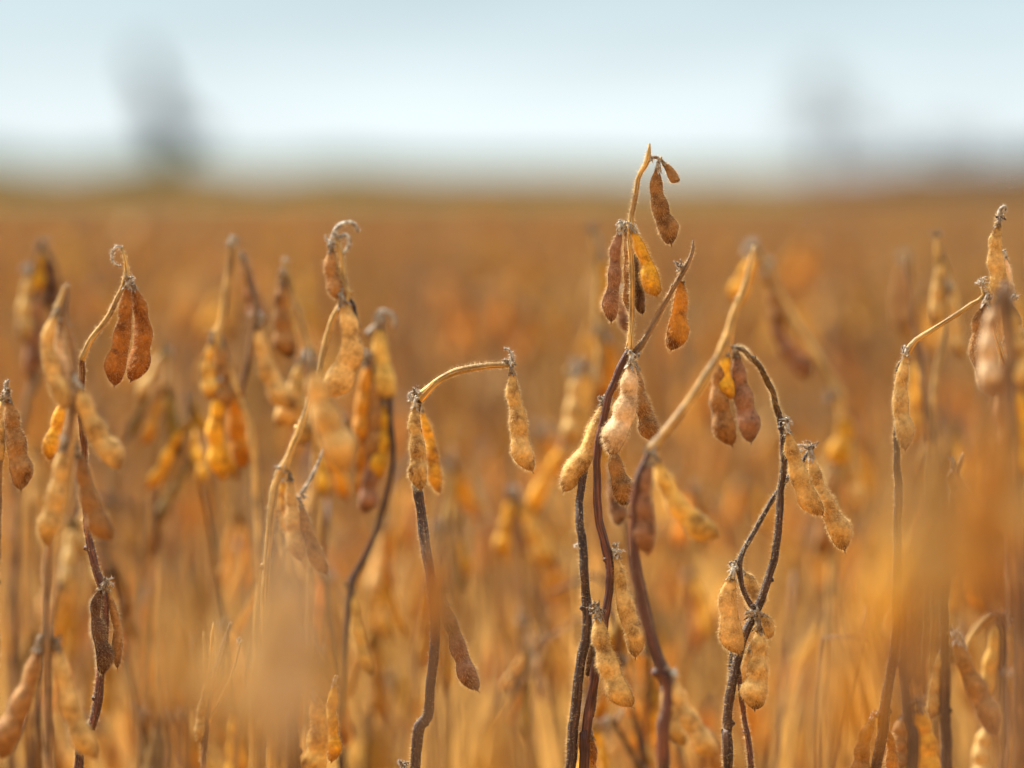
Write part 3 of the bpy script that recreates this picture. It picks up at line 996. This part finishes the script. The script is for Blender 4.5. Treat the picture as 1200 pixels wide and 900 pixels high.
def place(k, x, y, rz, sc_, label, group):
    if used[k]:
        src = variants[k]
        o = copy_tree(src)
        for ch, pc in zip(o.children, PROTO[k]):
            ch.color = pc
            if ch.name.startswith('pod'):
                c = ch.color
                kk = rng.uniform(.8, 1.22)
                kk = min(kk, .88 / max(c[:3])); ch.color = (c[0] * kk, c[1] * kk * rng.uniform(.92, 1.02), c[2] * kk, 1)
    else:
        o = variants[k]; used[k] = True
    patch = 1 + .75 * noise.noise(Vector((x * 1.6, y * .55, 3.3)))
    for ch in o.children:
        if ch.name.startswith('pod'):
            c = ch.color
            pk = min(patch, .85 / max(c[:3]))
            ch.color = (c[0] * pk, c[1] * pk, c[2] * pk, 1)
    o.location = (x, y, 0)
    o.rotation_euler = (R(rng.uniform(-3, 3)), R(rng.uniform(-3, 3)), rz)
    o.scale = (sc_, sc_, sc_)
    tag(o, label, 'soybean plant', group)
    return o


# plants between the camera and the plane of focus, melted by the shallow depth of field
def veil(label, d, stem, pods):
    return traced_plant(label, d, stems=[(stem, 16, 26, 'mid')], pods=[(p, w_ * FOCUS / d, 3, c_) for (p, w_, c_) in pods], hair=0, seed=int(d * 1000))


veil('unfocused soybean plant melted to an orange veil over the bare stem at right', 1.36,
     [(1092, 470), (1086, 600), (1080, 750), (1078, 905)],
     [([(1075, 520), (1062, 610), (1052, 700)], 26, 'tan'), ([(1100, 500), (1120, 600), (1132, 700)], 26, 'tan'), ([(1090, 600), (1096, 700), (1100, 790)], 30, 'tan'), ([(1105, 560), (1150, 640), (1160, 720)], 27, 'org'),
      ([(1070, 590), (1040, 680), (1020, 760)], 25, 'gold'), ([(1082, 660), (1070, 740), (1064, 830)], 26, 'brn')])
veil('unfocused soybean plant melted to a brown veil beside the right picture edge', 1.55,
     [(1172, 440), (1176, 600), (1180, 905)],
     [([(1172, 470), (1160, 540), (1150, 620)], 26, 'org'), ([(1176, 480), (1190, 560), (1200, 640)], 26, 'tan'), ([(1170, 560), (1165, 640), (1155, 720)], 26, 'brn')])
veil('unfocused soybean plant melted to a tan veil over the thin bare twigs', 1.30,
     [(335, 600), (330, 700), (326, 905)],
     [([(330, 600), (338, 670), (356, 750)], 30, 'pale'), ([(345, 640), (365, 720), (380, 800)], 28, 'pale'), ([(320, 660), (296, 750), (270, 850)], 34, 'tan'), ([(336, 690), (332, 790), (336, 880)], 36, 'pale'), ([(340, 670), (372, 760), (404, 840)], 34, 'tan'), ([(300, 740), (310, 820), (300, 900)], 34, 'tan')])
veil('unfocused soybean plant melted to a faint veil over the lower joint of the hooked plant', 1.62,
     [(540, 600), (524, 700), (512, 905)], [([(530, 620), (524, 680), (522, 750)], 22, 'tan'), ([(510, 640), (500, 690), (496, 740)], 20, 'org')])
veil('unfocused soybean plant melted to a veil low between the crossing stems and the right stems', 1.40,
     [(985, 700), (975, 800), (968, 905)], [([(980, 740), (962, 820), (950, 905)], 26, 'tan'), ([(984, 730), (1000, 800), (1010, 880)], 26, 'gold')])
veil('unfocused soybean plant melted to an orange veil left of the thin bare twigs', 1.45,
     [(210, 640), (205, 760), (200, 905)], [([(208, 660), (196, 740), (188, 830)], 28, 'tan'), ([(212, 670), (226, 750), (236, 830)], 25, 'tan')])
veil('unfocused soybean plant melted to a veil at the bottom, under the hooked stem', 1.5,
     [(590, 780), (586, 905)], [([(588, 800), (570, 870), (560, 940)], 25, 'gold'), ([(592, 800), (610, 880), (620, 950)], 25, 'tan')])
veil('unfocused soybean plant melted over the cluster at the right picture edge, pale and brown pods', 2.2,
     [(1178, 330), (1184, 420), (1190, 620), (1195, 905)],
     [([(1168, 350), (1158, 400), (1162, 460)], 26, 'pale'), ([(1184, 350), (1192, 410), (1196, 460)], 24, 'tan'), ([(1180, 420), (1172, 480), (1180, 540)], 25, 'brn'), ([(1190, 450), (1200, 500), (1206, 560)], 24, 'gold')])


# the crop behind: individuals up to about 13 m, denser rows running away from the camera
cnt = 0
LANDMARKS = [
    (10, 'low behind the dark pointed pod at the left edge'), (60, 'behind the straight dark stem at far left'), (110, 'behind the shrivelled blackened pod'),
    (150, 'low under the two rust brown pods'), (200, 'between the blackened pod and the thin bare twigs'), (250, 'behind the thin bare upright twigs'),
    (300, 'low under the twin upright tips'), (350, 'low under the broad bent pod'), (400, 'low under the white curled tip'),
    (445, 'low under the thick bunch of orange pods'), (495, 'behind the lower stem of the hooked plant'), (550, 'low under the bare hooked arch'),
    (610, 'low under the dangling pod of the hook'), (655, 'just left of the two crossing dark stems'), (700, 'behind the two crossing dark stems'),
    (745, 'just right of the two crossing dark stems'), (795, 'low under the thick pale leaning stem'), (840, 'just left of the pod with thick fuzz fringe'),
    (885, 'behind the foot of the dark arching stem'), (935, 'just right of the foot of the arching stem'), (985, 'low under the long tan pods beside the arch'),
    (1050, 'behind the long bare stem at right'), (1110, 'behind the thick dark stem at lower right'), (1160, 'behind the yellow pods in the lower right corner')]
BG_LABEL = 'out-of-focus soybean plant with golden brown pods in the field behind the sharp plants'
BG_GROUP = 'blurred soybean plants of the field behind'
cells = []
yy = 2.78
DENS = 24
FAR_IND = 0
prng = random.Random(5)
while cnt < 262:
    half = yy * .102 + .10
    dy = 1 / ((48 if yy < 3.8 else DENS) * 2 * half)
    yy += dy
    x = prng.uniform(-half, half)
    top = CAM_H - .075 + prng.gauss(0, .028)
    top = min(top, CAM_H - .022)
    if yy < 3.9:
        top -= prng.uniform(.035, .15)
    k = prng.randrange(NV)
    lab = BG_LABEL
    if yy < 4.1 and LANDMARKS:
        sx = 600 + x / yy * FPX
        j = min(range(len(LANDMARKS)), key=lambda i_: abs(LANDMARKS[i_][0] - sx))
        if abs(LANDMARKS[j][0] - sx) < 40:
            lab = 'softly blurred soybean plant ' + LANDMARKS.pop(j)[1]
    place(k, x, yy, prng.uniform(0, 6.28), top / (HS[k] + .01), lab, BG_GROUP)
    cnt += 1
FAR_IND = yy
print('individual plants reach', FAR_IND)

# ------------------------------------------------------------------ the rest of the crop: one uncountable mass of instanced plants
def low_plant_mesh(seed, H):
    r = random.Random(seed)
    stems, pods, tufts = plan_plant(r, H, 16)
    g = Geo()
    for (pts, ra, rb) in stems:
        C0, rv, L = catmull(pts, 7, [ra + (rb - ra) * k / (len(pts) - 1) for k in range(len(pts))])
        g.tube(C0, rv, 4, 2)
    for (p, q, li, s, c) in pods:
        src = LIB_LOW[li % 5]
        base = len(g.v)
        m = q.to_matrix()
        for v in src.v:
            g.v.append(p + m @ (v * s * 1.05))
        pick = r.choice((0, 0, 1, 3, 4))
        for f, u, mi in zip(src.f, src.uv, src.mi):
            g.f.append(tuple(base + a for a in f)); g.uv.append(u); g.mi.append(pick if mi == 0 else 5)
    return g.mesh('crop_plant', [MFAR[0], MFAR[1], MFAR[2], MFAR[3], MFAR[4], MC])


def far_mat(name, c):
    return simple_noise_material(name, tuple(x * .6 for x in c), tuple(min(.9, x * 1.2) for x in c), 60, translucent=.22, transl_col=(1.25, .92, .55), bump=0)


MFAR = [far_mat('far_pod_tan', PODC['tan']), far_mat('far_pod_gold', PODC['gold']), far_mat('far_stem', STEMC['mid']),
        far_mat('far_pod_orange', PODC['org']), far_mat('far_pod_brown', PODC['brn'])]
src_col = bpy.data.collections.new('crop_sources')
for i in range(5):
    o = bpy.data.objects.new('crop_source', low_plant_mesh(300 + i, .8))
    src_col.objects.link(o)


def scatter(name, pts, rots, scales):
    me = bpy.data.meshes.new(name)
    me.from_pydata(pts, [], [])
    at = me.attributes.new('rot', 'FLOAT_VECTOR', 'POINT'); at.data.foreach_set('vector', [x for v in rots for x in v])
    at = me.attributes.new('scl', 'FLOAT', 'POINT'); at.data.foreach_set('value', scales)
    o = link(name, me)
    ng = bpy.data.node_groups.new(name, 'GeometryNodeTree')
    ng.interface.new_socket('Geometry', in_out='INPUT', socket_type='NodeSocketGeometry')
    ng.interface.new_socket('Geometry', in_out='OUTPUT', socket_type='NodeSocketGeometry')
    gi = ng.nodes.new('NodeGroupInput'); go = ng.nodes.new('NodeGroupOutput')
    ci = ng.nodes.new('GeometryNodeCollectionInfo'); ci.inputs[0].default_value = src_col
    ci.inputs['Separate Children'].default_value = True
    ci.inputs['Reset Children'].default_value = True
    ip = ng.nodes.new('GeometryNodeInstanceOnPoints'); ip.inputs['Pick Instance'].default_value = True
    ra = ng.nodes.new('GeometryNodeInputNamedAttribute'); ra.data_type = 'FLOAT_VECTOR'; ra.inputs[0].default_value = 'rot'
    sa = ng.nodes.new('GeometryNodeInputNamedAttribute'); sa.data_type = 'FLOAT'; sa.inputs[0].default_value = 'scl'
    er = ng.nodes.new('FunctionNodeEulerToRotation')
    ng.links.new(ra.outputs[0], er.inputs[0])
    ng.links.new(gi.outputs[0], ip.inputs['Points']); ng.links.new(ci.outputs[0], ip.inputs['Instance'])
    ng.links.new(er.outputs[0], ip.inputs['Rotation']); ng.links.new(sa.outputs[0], ip.inputs['Scale'])
    ng.links.new(ip.outputs[0], go.inputs[0])
    md = o.modifiers.new('scatter', 'NODES'); md.node_group = ng
    return o


pts, rots, scl = [], [], []


def add_pt(x, y, r, lowtop=0):
    top = min(CAM_H - .022, CAM_H - .075 + r.gauss(0, .028)) - lowtop
    pts.append((x, y, 0)); rots.append((r.uniform(-.05, .05), r.uniform(-.05, .05), r.uniform(0, 6.28))); scl.append(top / .81)


r2 = random.Random(77)
y = FAR_IND
while y < 110:
    half = y * .19 + 1.0
    dens = 18.0 if y < 32 else 18.0 * (32 / y) ** .8
    y += 1 / (dens * 2 * half)
    add_pt(r2.uniform(-half, half), y, r2)
# flanks beside the picture, so that a step aside still finds a field
for side in (-1, 1):
    for i in range(900):
        yv = r2.uniform(2.4, FAR_IND)
        half = yv * .102 + .16
        xo = r2.uniform(half, half + 1.9)
        if xo < yv * .19 + 2.0:
            add_pt(side * xo, yv, r2)
print('crop instances', len(pts))
crop = scatter('soybean_crop', pts, rots, scl)
crop['kind'] = 'stuff'
crop['label'] = 'distant ripe soybean crop running to the horizon as one orange brown mass'
crop['category'] = 'crop'

# ------------------------------------------------------------------ ground and far field
def sheet(name, x0, x1, y0, y1, nx, ny, zf, mat):
    v, f = [], []
    for j in range(ny + 1):
        for i in range(nx + 1):
            tx, ty = i / nx, j / ny
            x = x0 + (x1 - x0) * tx; yv = y0 + (y1 - y0) * ty ** 2.2
            v.append(Vector((x, yv, zf(x, yv))))
    for j in range(ny):
        for i in range(nx):
            a = j * (nx + 1) + i
            f.append((a, a + 1, a + nx + 2, a + nx + 1))
    return link(name, make_mesh(name, v, f, [mat]))


MG = simple_noise_material('soil_and_straw', (.22, .10, .015), (.56, .27, .03), 3.5, bump=.02)
MGR = simple_noise_material('green_pasture', (.10, .14, .035), (.19, .21, .06), .05, bump=.1)
g_ = sheet('ground', -3000, 3000, -30, 6000, 60, 60, lambda x, y: 0.0, MG); structure(g_)
def rise(x, y):
    t = min(1, max(0, (y - 116) / 330))
    return .006 + 1.1 * t * t * (3 - 2 * t) * (.9 + .2 * noise.noise(Vector((x * .01, y * .01, 0))))


p_ = sheet('pasture', -2500, 2500, 112, 5500, 120, 60, rise, MGR); structure(p_)

# ------------------------------------------------------------------ trees and hedge on the horizon
MB = simple_noise_material('bark', (.05, .04, .035), (.13, .10, .08), 3, bump=.01)
ML = simple_noise_material('far_foliage', (.035, .03, .038), (.075, .065, .08), .6, translucent=.15, bump=0)
ML2 = simple_noise_material('far_bare_twigs', (.11, .09, .105), (.19, .155, .17), .6, bump=0)
MHG = simple_noise_material('hedge_green', (.06, .10, .025), (.13, .17, .05), .4, translucent=.15, bump=0)


def leaf_cloud(g, centre, rad, n, size, r, mi=0):
    for i in range(n):
        while True:
            q = Vector((r.uniform(-1, 1), r.uniform(-1, 1), r.uniform(-1, 1)))
            if q.length < 1:
                break
        p = centre + Vector((q.x * rad.x, q.y * rad.y, q.z * rad.z))
        if noise.noise(p * .9) < -.12:
            continue
        a = Vector((r.gauss(0, 1), r.gauss(0, 1), r.gauss(0, 1))).normalized()
        b = a.cross(Vector((r.gauss(0, 1), r.gauss(0, 1), r.gauss(0, 1)))).normalized()
        k = len(g.v); s = size * r.uniform(.6, 1.4)
        g.v += [p - a * s, p - b * s * .5, p + a * s, p + b * s * .5]
        g.f.append((k, k + 1, k + 2, k + 3)); g.uv.append(((0, 0),) * 4); g.mi.append(mi)


def tree(name, label, cat, x, y, H, lean, blobs, mat, n, size, seed, group=None):
    r = random.Random(seed)
    root = bpy.data.objects.new(name, None); COL.objects.link(root)
    root.location = (x, y, rise(x, y) - .05)
    tag(root, label, cat, group)
    top = Vector((lean, 0, H * .8))
    p = [Vector((0, 0, -.1)), top * .3 + Vector((.1, 0, 0)), top * .65, top]
    g = Geo(); C0, rv, L = catmull(p, 12, [.03 * H, .024 * H, .014 * H, .004 * H]); g.tube(C0, rv, 8)
    link('trunk', g.mesh('trunk', [MB]), root)
    for (bx, bz, rx, rz) in blobs:
        g = Geo(); s = C0[min(11, int(10 * max(.15, (bz - rz * .4) / (H * .85))))]
        c = Vector((bx, 0, bz))
        C1, rv1, _ = catmull([s, s.lerp(c, .5) + Vector((0, 0, .15)), c], 7, [.006 * H, .004 * H, .0015 * H]); g.tube(C1, rv1, 6)
        link('limb', g.mesh('limb', [MB]), root)
    g = Geo()
    for (bx, bz, rx, rz) in blobs:
        leaf_cloud(g, Vector((bx, 0, bz)), Vector((rx, rx, rz)), n, size, r)
    link('crown', g.mesh('crown', [mat]), root)
    return root


tree('narrow_tree', 'narrow dark leaning tree on the left of the horizon, blurred to a grey smear', 'tree', (168 - 600) / FPX * 240 + 1.0, 240, 7.6, -.9,
     [(-1.0, 6.0, .25, .7), (-.7, 5.2, .4, .8), (-.4, 4.4, .55, .9), (-.1, 3.6, .62, .9), (.15, 2.7, .62, .9), (.4, 1.8, .5, .8), (.9, 3.1, .45, .35), (1.5, 2.7, .45, .35)], ML, 2800, .13, 5)
tree('bare_tree', 'pale bare tree standing alone right of centre on the horizon', 'tree', (962 - 600) / FPX * 300, 300, 7.6, .3,
     [(0, 6.4, 1.4, 1.1), (.6, 5.2, 2.0, 1.2), (-.9, 4.7, 1.4, 1.2), (.4, 3.6, 2.2, 1.1), (2.2, 3.8, 1.8, 1.2), (-.8, 3.0, 1.6, .9), (3.2, 2.6, 1.8, .9)], ML2, 210, .14, 8)
tree('bare_tree', 'small low bare tree close to the right edge of the horizon', 'tree', (1120 - 600) / FPX * 300, 300, 3.6, .1,
     [(0, 2.6, 2.0, .8), (1.2, 2.2, 1.6, .7), (-1.3, 2.1, 1.6, .7)], ML2, 170, .14, 9)


def hedge(name, label, x0, x1, y, h0, h1, mat, n, seed, dens=1.0):
    r = random.Random(seed); g = Geo()
    for i in range(n):
        t = r.random()
        x = x0 + (x1 - x0) * t
        h = (h0 + (h1 - h0) * t) * (.75 + .45 * noise.noise(Vector((x * .12, seed, 0))))
        p = Vector((x, y + r.uniform(-2, 2), rise(x, y) + r.random() * h))
        a = Vector((r.gauss(0, 1), r.gauss(0, 1), r.gauss(0, 1))).normalized()
        b = a.cross(Vector((r.gauss(0, 1), r.gauss(0, 1), r.gauss(0, 1)))).normalized()
        k = len(g.v); s = r.uniform(.25, .6)
        g.v += [p - a * s, p - b * s * .6, p + a * s, p + b * s * .6]
        g.f.append((k, k + 1, k + 2, k + 3)); g.uv.append(((0, 0),) * 4); g.mi.append(0)
    o = link(name, g.mesh(name, [mat]))
    o['kind'] = 'stuff'; o['label'] = label; o['category'] = 'hedge'
    return o


hedge('hedge', 'low green hedge along the far edge of the field, taller at the left', -80, 30, 424, 3.0, .6, MHG, 12000, 3)
hedge('scrub', 'mauve bare scrub rising at the right end of the horizon', 19, 50, 330, 1.2, 3.6, ML2, 5000, 5)
